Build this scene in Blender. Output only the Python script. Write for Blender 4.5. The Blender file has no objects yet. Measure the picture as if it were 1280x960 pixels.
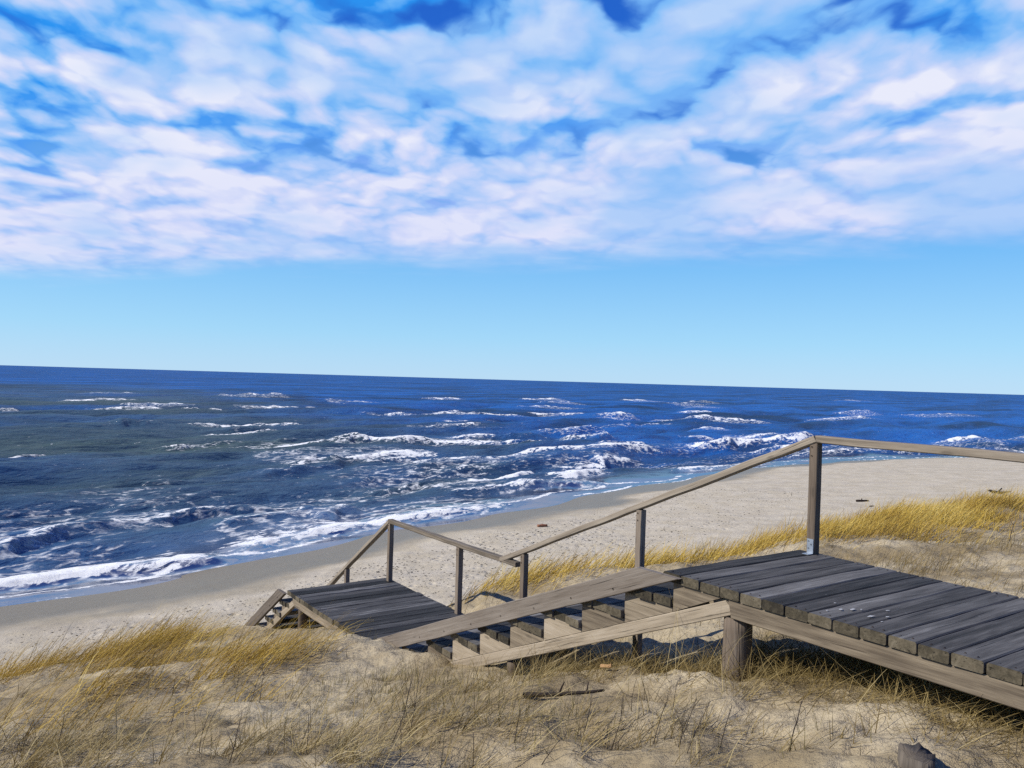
import bpy, bmesh, math, random
import numpy as np
from mathutils import Matrix, Vector

random.seed(7)
rng = np.random.default_rng(7)
R = math.radians
sc = bpy.context.scene
COL = sc.collection

# ------------------------------------------------------------------ helpers
def tag(o, label=None, cat=None, group=None, kind=None):
    if label: o['label'] = label
    if cat: o['category'] = cat
    if group: o['group'] = group
    if kind: o['kind'] = kind
    return o

def empty(name, loc, rz=0):
    o = bpy.data.objects.new(name, None); COL.objects.link(o)
    o.location = loc; o.rotation_euler = (0, 0, rz); o.empty_display_size = .2
    return o

def hash2(ix, iy, seed):
    h = (ix.astype(np.int64) * 374761393 + iy.astype(np.int64) * 668265263 + seed * 974634777) & 0xFFFFFFFF
    h = ((h ^ (h >> 13)) * 1274126177) & 0xFFFFFFFF
    h = h ^ (h >> 16)
    return (h & 0xFFFFFF) / float(0xFFFFFF)

def vnoise(x, y, seed=0):
    x = np.asarray(x, float); y = np.asarray(y, float)
    ix = np.floor(x); iy = np.floor(y); fx = x - ix; fy = y - iy
    ux = fx * fx * fx * (fx * (fx * 6 - 15) + 10); uy = fy * fy * fy * (fy * (fy * 6 - 15) + 10)
    a = hash2(ix, iy, seed); b = hash2(ix + 1, iy, seed); c = hash2(ix, iy + 1, seed); d = hash2(ix + 1, iy + 1, seed)
    return (a + (b - a) * ux) * (1 - uy) + (c + (d - c) * ux) * uy      # 0..1

def fbm(x, y, seed=0, octv=4, gain=.5):
    s = 0; a = 1; t = 0
    ca, sa = math.cos(.6), math.sin(.6)
    for i in range(octv):
        s = s + a * (vnoise(x, y, seed + i * 17) - .5) * 2; t += a
        x, y = (x * ca - y * sa) * 2.03 + 3.1, (x * sa + y * ca) * 2.03 - 1.7
        a *= gain
    return s / t

def sstep(a, b, x):
    t = np.clip((x - a) / (b - a), 0, 1)
    return t * t * (3 - 2 * t)

def mesh_np(name, verts, faces_flat, loop_total, smooth=True):
    me = bpy.data.meshes.new(name)
    nv = len(verts); nf = len(loop_total)
    me.vertices.add(nv); me.vertices.foreach_set('co', np.asarray(verts, np.float32).ravel())
    me.loops.add(len(faces_flat)); me.loops.foreach_set('vertex_index', np.asarray(faces_flat, np.int32))
    me.polygons.add(nf)
    ls = np.concatenate([[0], np.cumsum(loop_total)[:-1]]).astype(np.int32)
    me.polygons.foreach_set('loop_start', ls)
    try: me.polygons.foreach_set('loop_total', np.asarray(loop_total, np.int32))
    except Exception: pass
    me.update(calc_edges=True)
    if smooth: me.polygons.foreach_set('use_smooth', np.ones(nf, bool))
    return me

def grid_faces(nr, nc, wrap=False):
    i = np.arange(nr - 1)[:, None]; j = np.arange(nc if wrap else nc - 1)[None, :]
    j2 = (j + 1) % nc
    f = np.stack([i * nc + j, i * nc + j2, (i + 1) * nc + j2, (i + 1) * nc + j], -1).reshape(-1, 4)
    return f.ravel(), np.full(len(f), 4)

def addattr(me, name, vals, typ='FLOAT'):
    a = me.attributes.new(name, typ, 'POINT')
    if typ == 'FLOAT': a.data.foreach_set('value', np.asarray(vals, np.float32).ravel())
    else: a.data.foreach_set('vector', np.asarray(vals, np.float32).ravel())

# ------------------------------------------------------------------ node helpers
class NT:
    def __init__(s, tree): s.t = tree; s.n = tree.nodes; s.l = tree.links
    def new(s, typ, **kw):
        n = s.n.new(typ)
        for k, v in kw.items(): setattr(n, k, v)
        return n
    def link(s, a, b): s.l.new(a, b)
    def setin(s, n, key, v):
        if isinstance(v, bpy.types.NodeSocket): s.link(v, n.inputs[key])
        else: n.inputs[key].default_value = v
    def math(s, op, a, b=None, c=None, clamp=False):
        n = s.new('ShaderNodeMath', operation=op, use_clamp=clamp)
        for i, v in enumerate((a, b, c)):
            if v is not None: s.setin(n, i, v)
        return n.outputs[0]
    def vmath(s, op, a, b=None):
        n = s.new('ShaderNodeVectorMath', operation=op)
        s.setin(n, 0, a)
        if b is not None: s.setin(n, 1, b)
        return n.outputs[0]
    def noise(s, vec, scale, detail=4, rough=.55, dist=0):
        n = s.new('ShaderNodeTexNoise'); s.setin(n, 'Vector', vec)
        s.setin(n, 'Scale', scale); s.setin(n, 'Detail', detail); s.setin(n, 'Roughness', rough); s.setin(n, 'Distortion', dist)
        return n.outputs['Fac']
    def ramp(s, fac, stops, interp='LINEAR'):
        n = s.new('ShaderNodeValToRGB'); s.setin(n, 'Fac', fac)
        cr = n.color_ramp; cr.interpolation = interp
        while len(cr.elements) < len(stops): cr.elements.new(.5)
        for e, (p, c) in zip(cr.elements, stops):
            e.position = p; e.color = (c, c, c, 1) if isinstance(c, (int, float)) else (*c, 1)
        return n.outputs['Color']
    def mix(s, fac, a, b, blend='MIX'):
        n = s.new('ShaderNodeMix', data_type='RGBA', blend_type=blend)
        s.setin(n, 0, fac)
        for k, v in ((6, a), (7, b)):
            s.setin(n, k, (*v, 1) if isinstance(v, tuple) and len(v) == 3 else v)
        return n.outputs[2]
    def maprange(s, v, a, b, c=0., d=1., typ='SMOOTHSTEP'):
        n = s.new('ShaderNodeMapRange', interpolation_type=typ)
        for k, x in zip(('Value', 'From Min', 'From Max', 'To Min', 'To Max'), (v, a, b, c, d)): s.setin(n, k, x)
        return n.outputs['Result']
    def attr(s, name): return s.new('ShaderNodeAttribute', attribute_name=name)
    def mapping(s, vec, scale=(1, 1, 1), rot=(0, 0, 0), loc=(0, 0, 0)):
        n = s.new('ShaderNodeMapping'); s.setin(n, 'Vector', vec)
        n.inputs['Scale'].default_value = scale; n.inputs['Rotation'].default_value = rot; n.inputs['Location'].default_value = loc
        return n.outputs[0]
    def bump(s, h, strength, dist, normal=None):
        n = s.new('ShaderNodeBump'); s.setin(n, 'Height', h); s.setin(n, 'Strength', strength); s.setin(n, 'Distance', dist)
        if normal is not None: s.link(normal, n.inputs['Normal'])
        return n.outputs[0]

def mat(name):
    m = bpy.data.materials.new(name); m.use_nodes = True
    t = NT(m.node_tree); b = m.node_tree.nodes['Principled BSDF']
    return m, t, b

# ------------------------------------------------------------------ place: axes
SUN_AZ = (-.94, -.22)            # horizontal direction towards the sun
SUN_EL = R(38)
A = 2.188
L = np.array([math.cos(A), math.sin(A)]); N = np.array([math.sin(A), -math.cos(A)])
P0 = np.array([1.176, 6.155])
SH = np.array([.6222, .7828]); SN = np.array([-.7828, .6222])
SEA = -5.2
def tw(t, w): return P0 + L * t + N * w
def sn_of(x, y): return x * SH[0] + y * SH[1], x * SN[0] + y * SN[1]
NW_S = [-400, -20, 9, 20, 34, 50, 60, 70, 83, 94, 130, 300, 3000]
NW_N = [24.4, 24.4, 24.4, 24.8, 25.6, 26.2, 26.3, 25.2, 21, 16, 0, -90, -1800]
NC_S = [-400, -20, 4, 8, 10, 12, 14, 16, 19, 23, 30, 45, 100, 300, 3000]
NC_N = [12, 12, 11, 11.3, 9.9, 8.5, 6.6, 5.6, 4.7, 2.7, .8, -1.5, -18, -140, -1850]
def waterline(s): return np.interp(s, NW_S, NW_N) + .35 * np.sin(s * .33) + .2 * np.sin(s * .81 + 1)
def crestline(s): return np.interp(s, NC_S, NC_N)

def beach_z(s, n):
    d = waterline(s) - n
    z = np.where(d < 0, d * .13, np.where(d < 4, d * .115, .46 + (d - 4) * .05))
    z = np.minimum(z, 1.5)
    return SEA + np.maximum(z, -6)

CP = [(-4, 0, -.45), (0, 0, -.25), (4, 0, -.1), (0, -6, 0), (-8, -3, -.3), (8, 0, .1), (-3, 2.5, -.65), (0, 2.5, -.45), (3, 2.2, -.3),
      (-2.86, 4.67, -.98), (-1.36, 4.55, -.85), (.06, 4.32, -.68), (1.33, 4.09, -.52), (2.52, 3.95, -.39), (3.05, 4.78, -.41), (2.06, 4.02, -.45),
      (1.565, 5.6, -.62), (2.2, 5.1, -.49), (-4.24, 6.92, -1.62), (-3.08, 7.35, -1.62), (-1.69, 7.57, -1.5), (-.52, 7.6, -1.38), (-1.2, 8.45, -1.58),
      (-2.3, 10.1, -1.98), (.47, 6.85, -1.1), (1.06, 6.3, -.88), (-.41, 8.39, -1.5), (-1.16, 9.44, -1.75), (-.1, 7.3, -1.27),
      (-6.5, 6, -1.75), (-8, 8, -2.1), (-5.2, 8.6, -1.95), (-3.4, 9.2, -1.9), (-4.2, 11, -2.3), (-9, 4, -1.3),
      (3.4, 6.5, -.68), (3.05, 8.7, -1.05), (1.48, 10.05, -1.5), (.61, 11.27, -1.8), (2.2, 6.9, -.9), (4.5, 6, -.6), (5, 4, -.4),
      (4.81, 11.55, -1.1), (8.03, 14.56, -1.25), (6.88, 10.91, -.95), (6, 8.4, -.65), (10, 9, -.75), (12, 15, -1.35), (9.5, 16.2, -1.32), (11.2, 17.2, -1.36), (14, 18.2, -1.4), (16, 14, -1.2),
      (-.46, 14.31, -2.3), (.67, 14.69, -2.12), (1.84, 14.91, -2.0), (3.28, 14.85, -1.82), (4.71, 15.28, -1.62), (5.68, 15.92, -1.5),
      (8.05, 17.73, -1.4), (10.59, 19.23, -1.3), (12.45, 19.8, -1.22), (2.6, 12.6, -1.65), (-.2, 12.6, -2.15), (7, 15.6, -1.35),
      (-4.12, 13.13, -2.72), (-4.65, 12.51, -2.67), (-5.02, 11.94, -2.62), (-5.6, 10.82, -2.55), (-6.07, 9.88, -2.45), (-7.5, 7.5, -2.2)]
for t, w, z in [(4.3, -.25, -1.70), (4.8, -.2, -1.79), (5.3, -.2, -1.82), (5.8, -.22, -1.88), (4.8, .3, -2.0), (5.3, .3, -2.0), (5.8, .3, -2.03), (5.9, -.05, -1.93), (6.3, -.25, -2.08), (6.9, .1, -2.33), (7.47, -.25, -2.45), (8.2, -.3, -2.6), (9.2, -.1, -2.88),
                (7.4, .5, -2.5), (6.6, .9, -2.35), (5.5, 1.6, -2.12), (7.5, 1.6, -2.7), (5, .9, -2.06), (4.2, .8, -1.95), (3, .8, -1.82), (1.5, .8, -1.36),
                (.3, .8, -1.02), (8.3, .9, -3.0), (9.3, .8, -3.45), (10.5, .8, -3.95), (8.5, 2, -3.2), (4.9, -.6, -1.8), (5.8, -.9, -1.98), (7, -1.1, -2.28)]:
    x, y = tw(t, w); CP.append((x, y, z))
for s in (-25, -8, -2, 3, 6, 9, 11, 13, 15, 18, 22, 28, 36, 48):
    nc = float(crestline(s))
    if s < 3 or s > 23: CP.append((*(SH * s + SN * nc), -2.5 if s < 0 else (-2.4 if s < 4 else -1.4)))
    if s > 12 or s < 3: CP.append((*(SH * s + SN * (nc - 8)), (-1.1 if s > 20 else -.6) if s > 12 else -1.2))
    for k in (3.3, 4.5, 6.5):
        CP.append((*(SH * s + SN * (nc + k)), float(beach_z(np.array(float(s)), nc + k)) + (.25 if k == 3.3 else 0)))
CP = np.array(CP, float)
def _tps(r2): return np.where(r2 > 1e-12, .5 * r2 * np.log(np.maximum(r2, 1e-12)), 0)
_n = len(CP)
_K = _tps(((CP[:, None, :2] - CP[None, :, :2]) ** 2).sum(-1)) + np.eye(_n) * .03
_P = np.c_[np.ones(_n), CP[:, :2]]
_sol = np.linalg.solve(np.block([[_K, _P], [_P.T, np.zeros((3, 3))]]), np.r_[CP[:, 2], 0, 0, 0])
def tps(x, y):
    out = np.empty(x.shape); xf = x.ravel(); yf = y.ravel(); o = np.empty(len(xf))
    for i in range(0, len(xf), 40000):
        q = np.c_[xf[i:i + 40000], yf[i:i + 40000]]
        o[i:i + 40000] = _tps(((q[:, None] - CP[None, :, :2]) ** 2).sum(-1)) @ _sol[:_n] + _sol[_n] + q @ _sol[_n + 1:]
    return o.reshape(x.shape)

def ground(x, y, detail=True):
    x = np.asarray(x, float); y = np.asarray(y, float)
    s, n = sn_of(x, y)
    nc = crestline(s); bz = beach_z(s, n)
    near = (np.hypot(x, y - 8) < 45)
    inland = np.clip(-1.4 + .02 * (nc - n) + .5 * fbm(x * .05, y * .05, 5, 3), -3, 3)
    front = sstep(0, 4.2, n - nc)
    far = inland * (1 - front) + bz * front
    dz = far.copy()
    if near.any():
        t = np.clip(tps(x[near], y[near]), -5, 2)
        f = sstep(28, 44, np.hypot(x[near], y[near] - 8))
        dz[near] = t * (1 - f) + far[near] * f
    b = sstep(3.3, 6.0, n - nc)
    z = dz * (1 - b) + bz * b
    if detail:
        t_, w_ = (x - P0[0]) * L[0] + (y - P0[1]) * L[1], (x - P0[0]) * N[0] + (y - P0[1]) * N[1]
        # keep the sand calm under the timber so it never pokes through
        calm = 1 - sstep(.05, .3, w_) * (1 - sstep(1.6, 2.0, w_)) * sstep(-8, -7.6, t_) * (1 - sstep(9, 10, t_)) * .8
        dune = 1 - b
        hum = .12 * fbm(x * .75, y * .75, 11, 3) + .10 * (np.abs(fbm(x * 1.5 + .4 * y, y * 1.7, 23, 3)) - .15) + .04 * fbm(x * 4.5, y * 4.5, 31, 3)
        z = z + dune * calm * hum
        flat = b * sstep(0, 3, waterline(s) - n)
        z = z + flat * (.03 * fbm(x * .5, y * .5, 41, 3) + .018 * fbm(x * 2.2, y * 2.2, 47, 2))
    return z

def gz(x, y): return float(ground(np.array([x]), np.array([y]))[0])

# ------------------------------------------------------------------ materials
def wood_material(name, cols, streak=.5, rough=.8, bumpk=.5, knots=True, specks=None):
    m, t, b = mat(name)
    g = t.attr('grain').outputs['Vector']; tone = t.attr('tone').outputs['Fac']
    v1 = t.mapping(g, (1.2, 26, 26)); v2 = t.mapping(g, (5, 90, 90)); v3 = t.mapping(g, (.9, 3, 3))
    n1 = t.noise(v1, 1, 5, .6, .6); n2 = t.noise(v2, 1, 3, .6); n3 = t.noise(v3, 1.6, 4, .6)
    f = t.math('ADD', t.math('MULTIPLY', n1, .55), t.math('MULTIPLY', n2, .2))
    f = t.math('ADD', f, t.math('MULTIPLY', n3, .3))
    f = t.math('ADD', f, t.math('MULTIPLY', t.math('SUBTRACT', tone, .5), .32))
    c = t.ramp(f, [(.32, cols[0]), (.5, cols[1]), (.66, cols[2]), (.8, cols[3])])
    crack = t.ramp(t.noise(t.mapping(g, (1.6, 60, 60), loc=(3, 7, 1)), 1, 2, .5, .3), [(.27, 1), (.36, 0)])
    c = t.mix(t.math('MULTIPLY', crack, .65), c, tuple(x * .3 for x in cols[0]))
    if knots:
        vo = t.new('ShaderNodeTexVoronoi'); t.setin(vo, 'Vector', t.mapping(g, (2.6, 9, 9))); vo.inputs['Scale'].default_value = 1
        k = t.maprange(vo.outputs['Distance'], .07, .17, 1, 0)
        c = t.mix(t.math('MULTIPLY', k, .6), c, tuple(x * .45 for x in cols[1]))
    if specks:
        sp = t.ramp(t.noise(t.mapping(g, (16, 24, 24)), 1.0, 5, .65), [(.66, 0), (.72, 1)])
        c = t.mix(t.math('MULTIPLY', sp, specks[0]), c, specks[1])
    t.link(c, b.inputs['Base Color'])
    b.inputs['Roughness'].default_value = rough; b.inputs['Specular IOR Level'].default_value = .25
    h = t.math('SUBTRACT', t.math('ADD', t.math('MULTIPLY', n1, .6), t.math('MULTIPLY', n2, .3)), t.math('MULTIPLY', crack, .9))
    t.link(t.bump(h, bumpk, .012), b.inputs['Normal'])
    return m

M_DECK = wood_material('weathered_deck_wood', [(.016, .015, .013), (.056, .052, .048), (.125, .118, .110), (.26, .25, .235)], specks=(.45, (.2, .2, .2)), bumpk=.7, knots=False)
M_LAND = wood_material('weathered_landing_wood', [(.010, .010, .009), (.034, .033, .032), (.085, .082, .08), (.27, .265, .255)], specks=(.4, (.22, .22, .21)), bumpk=.8, knots=False)
M_END = wood_material('mossy_plank_ends', [(.025, .021, .014), (.065, .054, .034), (.12, .10, .066), (.18, .155, .11)], knots=False, specks=(.6, (.22, .21, .17)))
M_PALE = wood_material('pale_stringer_wood', [(.10, .078, .054), (.22, .178, .124), (.33, .272, .195), (.41, .35, .268)])
M_BROWN = wood_material('brown_grey_board_wood', [(.075, .06, .046), (.15, .124, .098), (.21, .18, .148), (.28, .245, .205)])
M_RAIL = wood_material('handrail_wood', [(.12, .098, .072), (.23, .19, .142), (.33, .28, .215), (.42, .365, .29)])
M_POST = wood_material('handrail_post_wood', [(.08, .06, .043), (.155, .12, .088), (.22, .178, .135), (.30, .255, .2)])
M_LOG = wood_material('log_wood', [(.035, .025, .017), (.09, .068, .048), (.145, .112, .082), (.21, .17, .13)], knots=False, bumpk=.9)
M_DRIFT = wood_material('dark_driftwood', [(.012, .008, .006), (.03, .02, .014), (.06, .04, .028), (.10, .07, .05)], knots=False)
M_STUMP = wood_material('grey_stump_wood', [(.03, .024, .018), (.085, .07, .054), (.15, .125, .097), (.22, .19, .15)], knots=False, bumpk=1.)

def plain(name, col, rough=.7, metal=0, var=.3, scale=20):
    m, t, b = mat(name)
    tc = t.new('ShaderNodeTexCoord')
    n = t.noise(tc.outputs['Object'], scale, 4)
    c = t.mix(n, tuple(x * (1 - var) for x in col), tuple(min(1, x * (1 + var)) for x in col))
    t.link(c, b.inputs['Base Color']); b.inputs['Roughness'].default_value = rough; b.inputs['Metallic'].default_value = metal
    return m
M_METAL = plain('galvanised_steel', (.34, .38, .43), .5, .7)
M_SCREW = plain('rusty_screw', (.04, .03, .025), .6, .6)
M_WHITE = plain('bird_dropping', (.42, .42, .41), .8, 0, .15)
M_STALK = plain('dead_stalk', (.035, .024, .018), .8, 0, .4)
M_KELP_PRINT = plain('seaweed_and_print_shade', (.020, .016, .012), .8, 0, .5)  # seaweed, and the dark scraps standing in for footprint shade
M_RUST = plain('reddish_wood', (.22, .09, .045), .8, 0, .4)
M_CHIP = plain('pale_wood_chip', (.38, .22, .09), .8, 0, .3)

# sand
m, t, b = mat('sand'); M_SAND = m
tc = t.new('ShaderNodeTexCoord'); P = tc.outputs['Object']
wet = t.attr('wet').outputs['Fac']; be = t.attr('beach').outputs['Fac']; foot = t.attr('foot').outputs['Fac']
n1 = t.noise(P, .9, 5, .6); n2 = t.noise(P, 9, 4, .6); n3 = t.noise(P, 160, 2, .6)
dune_c = t.mix(t.maprange(n1, .35, .65), (.27, .21, .12), (.46, .385, .255))
beach_c = t.mix(t.maprange(n1, .35, .65), (.48, .415, .30), (.55, .485, .37))
c = t.mix(be, dune_c, beach_c)
c = t.mix(t.math('MULTIPLY', t.ramp(t.noise(P, 34, 4, .7), [(.52, 0), (.70, 1)]), t.math('MULTIPLY_ADD', be, -.3, .5)), c, (.17, .13, .08))
fleck = t.ramp(n2, [(.60, 0), (.75, 1)])  # random darker flecks in the sand colour
c = t.mix(t.math('MULTIPLY', fleck, .35), c, (.26, .2, .13))
c = t.mix(t.math('MULTIPLY', t.ramp(n3, [(.62, 0), (.7, 1)]), .3), c, (.16, .12, .08))
strk = t.noise(t.mapping(P, (.12, .9, 1), rot=(0, 0, -.9)), 1.2, 4, .6)
c = t.mix(t.math('MULTIPLY', t.math('MULTIPLY', be, t.ramp(strk, [(.5, 0), (.72, 1)])), .4), c, (.33, .295, .25))
c = t.mix(wet, c, (.195, .155, .085))
t.link(c, b.inputs['Base Color'])
t.link(t.maprange(wet, 0, 1, .95, .42), b.inputs['Roughness'])
t.link(t.maprange(wet, 0, 1, .1, .4), b.inputs['Specular IOR Level'])
vo = t.new('ShaderNodeTexVoronoi'); vo.feature = 'SMOOTH_F1'; t.setin(vo, 'Vector', P); vo.inputs['Scale'].default_value = 2.6; vo.inputs['Smoothness'].default_value = .4
dent = t.math('MULTIPLY', t.maprange(vo.outputs['Distance'], .08, .34, -1, 0), foot)
dry = t.math('SUBTRACT', 1, wet)
h = t.math('ADD', t.math('MULTIPLY', dent, .055), t.math('MULTIPLY', t.noise(P, 5, 6, .65), t.math('MULTIPLY', dry, t.math('MULTIPLY_ADD', be, -.03, .07))))
h = t.math('ADD', h, t.math('MULTIPLY', n3, .0035))
h = t.math('ADD', h, t.math('MULTIPLY', t.math('MULTIPLY', t.noise(t.mapping(P, (1, 3.5, 1), rot=(0, 0, .5)), 7, 3, .5), t.math('SUBTRACT', 1, be)), .018))
t.link(t.bump(h, 1., 1.), b.inputs['Normal'])

# grass
def grass_mat(name, cols):
    m, t, b = mat(name)
    a = t.attr('tone').outputs['Fac']
    c = t.ramp(a, [(0, cols[0]), (.35, cols[1]), (.7, cols[2]), (1, cols[3])])
    t.link(c, b.inputs['Base Color']); b.inputs['Roughness'].default_value = .6; b.inputs['Specular IOR Level'].default_value = .2
    tr = t.new('ShaderNodeBsdfTranslucent'); t.link(c, tr.inputs['Color'])
    mx = t.new('ShaderNodeMixShader'); mx.inputs[0].default_value = .25
    t.link(b.outputs[0], mx.inputs[1]); t.link(tr.outputs[0], mx.inputs[2])
    t.link(mx.outputs[0], t.n['Material Output'].inputs['Surface'])
    return m
M_GOLD = grass_mat('golden_marram', [(.15, .09, .02), (.36, .23, .04), (.57, .40, .07), (.66, .52, .18)])
M_DRY = grass_mat('dry_straw', [(.06, .042, .018), (.17, .12, .042), (.30, .22, .08), (.46, .37, .18)])
M_GREEN = grass_mat('young_marram', [(.06, .052, .02), (.13, .11, .035), (.23, .185, .06), (.36, .29, .12)])

# sea
m, t, b = mat('sea_water'); M_SEA = m
tc = t.new('ShaderNodeTexCoord'); P = tc.outputs['Object']
fo = t.attr('foam').outputs['Fac']; lace = t.attr('lace').outputs['Fac']; calm = t.attr('calm').outputs['Fac']; gr = t.attr('grey_sheen').outputs['Fac']
ang = -math.atan2(SH[1], SH[0])
ps = t.mapping(P, (.45, 1.25, 1), rot=(0, 0, 0))
pr = t.new('ShaderNodeVectorRotate', rotation_type='Z_AXIS'); t.setin(pr, 'Vector', P); pr.inputs['Angle'].default_value = ang
Q = pr.outputs[0]                       # x along the shore, y out to sea
w1 = t.noise(t.mapping(Q, (.5, 1, 1)), 1.3, 6, .62, .4)
w2 = t.noise(t.mapping(Q, (.35, 1, 1)), .22, 4, .6, .3)
w3 = t.noise(t.mapping(Q, (.3, 1, 1)), .05, 3, .6, .2)
h = t.math('ADD', t.math('MULTIPLY', w1, .34), t.math('MULTIPLY', w2, 1.1))
h = t.math('ADD', h, t.math('MULTIPLY', t.noise(t.mapping(Q, (.45, 1, 1)), 5.5, 3, .6, .3), .06))
h = t.math('MULTIPLY', h, t.maprange(calm, 0, 1, 1, .06))
bmp = t.bump(h, 1., .9)
deep = t.mix(t.maprange(t.math('ADD', t.math('MULTIPLY', w3, .6), t.math('MULTIPLY', w2, .4)), .36, .62), (.002, .024, .085), (.006, .105, .39))
deep = t.mix(gr, deep, (.052, .084, .084))  # grey sheen of the left water mixed into its base colour
deep = t.mix(t.math('MULTIPLY', calm, .5), deep, (.10, .092, .075))
t.link(deep, b.inputs['Base Color'])
b.inputs['Specular IOR Level'].default_value = 0
b.inputs['Roughness'].default_value = 1; t.link(bmp, b.inputs['Normal'])
gl = t.new('ShaderNodeBsdfGlossy'); t.link(t.maprange(calm, 0, 1, .16, .08), gl.inputs['Roughness']); t.link(bmp, gl.inputs['Normal'])
fr = t.new('ShaderNodeFresnel'); fr.inputs['IOR'].default_value = 1.33; t.link(bmp, fr.inputs['Normal'])
wat = t.new('ShaderNodeMixShader'); t.link(t.math('MINIMUM', fr.outputs[0], t.maprange(calm, 0, 1, .13, .5)), wat.inputs[0]); t.link(b.outputs[0], wat.inputs[1]); t.link(gl.outputs[0], wat.inputs[2])
f1 = t.noise(t.mapping(Q, (.5, 1.3, 1)), 2.4, 7, .72, .8)
f2 = t.noise(Q, 11, 3, .6)
vo = t.new('ShaderNodeTexVoronoi'); vo.feature = 'DISTANCE_TO_EDGE'
t.setin(vo, 'Vector', t.vmath('ADD', t.mapping(Q, (.32, 1, 1)), t.mapping(t.new('ShaderNodeTexNoise').outputs['Color'], (.6, .6, .6))))
vo.inputs['Scale'].default_value = 1.5
nz = [n for n in t.n if n.bl_idname == 'ShaderNodeTexNoise'][-1]; t.link(Q, nz.inputs['Vector']); nz.inputs['Scale'].default_value = 1.7; nz.inputs['Detail'].default_value = 3
vein = t.maprange(vo.outputs['Distance'], .01, .16, 1, 0)
vein = t.math('MULTIPLY', vein, t.maprange(f1, .40, .62))
solid = t.maprange(t.math('ADD', fo, t.math('MULTIPLY', t.math('SUBTRACT', f1, .5), 2.8)), .40, .60)
lacy = t.math('MULTIPLY', t.maprange(t.math('ADD', lace, t.math('MULTIPLY', t.math('SUBTRACT', f1, .5), 1.6)), .35, .75), vein)
foam = t.math('MAXIMUM', solid, t.math('MULTIPLY', lacy, .85), clamp=True)
fb = t.new('ShaderNodeBsdfPrincipled'); t.link(t.mix(f2, (.78, .81, .84), (.93, .94, .95)), fb.inputs['Base Color']); fb.inputs['Roughness'].default_value = .8
up = t.vmath('NORMALIZE', t.vmath('ADD', t.new('ShaderNodeNewGeometry').outputs['Normal'], (-.9, -.25, 1.6)))
t.link(t.bump(t.math('ADD', f1, t.math('MULTIPLY', f2, .4)), .7, .16, up), fb.inputs['Normal'])
mx = t.new('ShaderNodeMixShader'); t.link(foam, mx.inputs[0]); t.link(wat.outputs[0], mx.inputs[1])
ft_ = t.new('ShaderNodeBsdfTranslucent'); ft_.inputs['Color'].default_value = (.92, .94, .96, 1); fm_ = t.new('ShaderNodeMixShader'); fm_.inputs[0].default_value = .15
t.link(fb.outputs[0], fm_.inputs[1]); t.link(ft_.outputs[0], fm_.inputs[2]); t.link(fm_.outputs[0], mx.inputs[2])
t.link(mx.outputs[0], t.n['Material Output'].inputs['Surface'])

# ------------------------------------------------------------------ ground
front = np.concatenate([np.linspace(-180, -60, 60, endpoint=False), np.linspace(-60, -36, 60, endpoint=False), np.linspace(-36, 36, 620, endpoint=False),
                        np.linspace(36, 60, 60, endpoint=False), np.linspace(60, 180, 60, endpoint=False)])
th = np.radians(front)
rad = np.concatenate([[.3, .8, 1.4, 2.0], np.geomspace(2.5, 24, 470), np.geomspace(24.15, 110, 230), np.geomspace(112, 9000, 60)])
RR, TH = np.meshgrid(rad, th, indexing='ij')
X = RR * np.sin(TH); Y = RR * np.cos(TH)
Z = ground(X, Y)
S_, N_ = sn_of(X, Y)
ff, lt = grid_faces(len(rad), len(th), wrap=True)
me = mesh_np('ground', np.stack([X, Y, Z], -1).reshape(-1, 3), ff[::-1], lt)
d = waterline(S_) - N_
wetv = 1 - sstep(2.6, 4.8, d + 1.3 * fbm(S_ * .22, N_ * .5, 3, 3))
nc = crestline(S_); bch = sstep(2.2, 5.0, N_ - nc)
ft = sstep(3.0, 4.5, N_ - nc) * sstep(4.2, 6, d) * (1 - sstep(28, 44, S_)) * sstep(.35, .8, vnoise(X * .35, Y * .35, 8) * .8 + .2) * .7
addattr(me, 'wet', wetv); addattr(me, 'beach', bch); addattr(me, 'foot', ft)
g = bpy.data.objects.new('beach', me); COL.objects.link(g); me.materials.append(M_SAND)
tag(g, 'pale sand dune and beach running down to the water', None, None, 'structure')

# ------------------------------------------------------------------ sea
thd = np.concatenate([np.linspace(-75, -36, 70, endpoint=False), np.linspace(-36, 36, 1050, endpoint=False), np.linspace(36, 75, 70)])
th = np.radians(thd)
u = np.linspace(1 / 16., 1 / 700., 760)
rad = np.concatenate([1 / u, np.geomspace(720, 60000, 70)])
dr = np.gradient(rad)
RR, TH = np.meshgrid(rad, th, indexing='ij'); DR = dr[:, None]
X = RR * np.sin(TH); Y = RR * np.cos(TH); S_, N_ = sn_of(X, Y)
off = N_ - waterline(S_)
shore = sstep(1.0, 9, off)
z = np.zeros_like(X)
wr = np.random.default_rng(3)
for lam in np.geomspace(1.3, 26, 34):
    a = wr.normal(0, .24); k = 2 * math.pi / lam
    ds, dn = math.sin(a), math.cos(a)
    amp = .0118 * lam ** .85 * np.clip((lam / (2.6 * DR)) - .6, 0, 1)
    ph = k * (S_ * ds + N_ * dn) + wr.uniform(0, 6.28) + .8 * fbm(S_ * .5 / lam, N_ * .5 / lam, int(lam * 10), 2)
    z += amp * (np.sin(ph) + .25 * np.sin(2 * ph + 1.2))
z *= .25 + .75 * shore
z *= sstep(-.5, 3.5, off) * .9 + .1
foam = np.zeros_like(X); lace = np.zeros_like(X)
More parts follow.
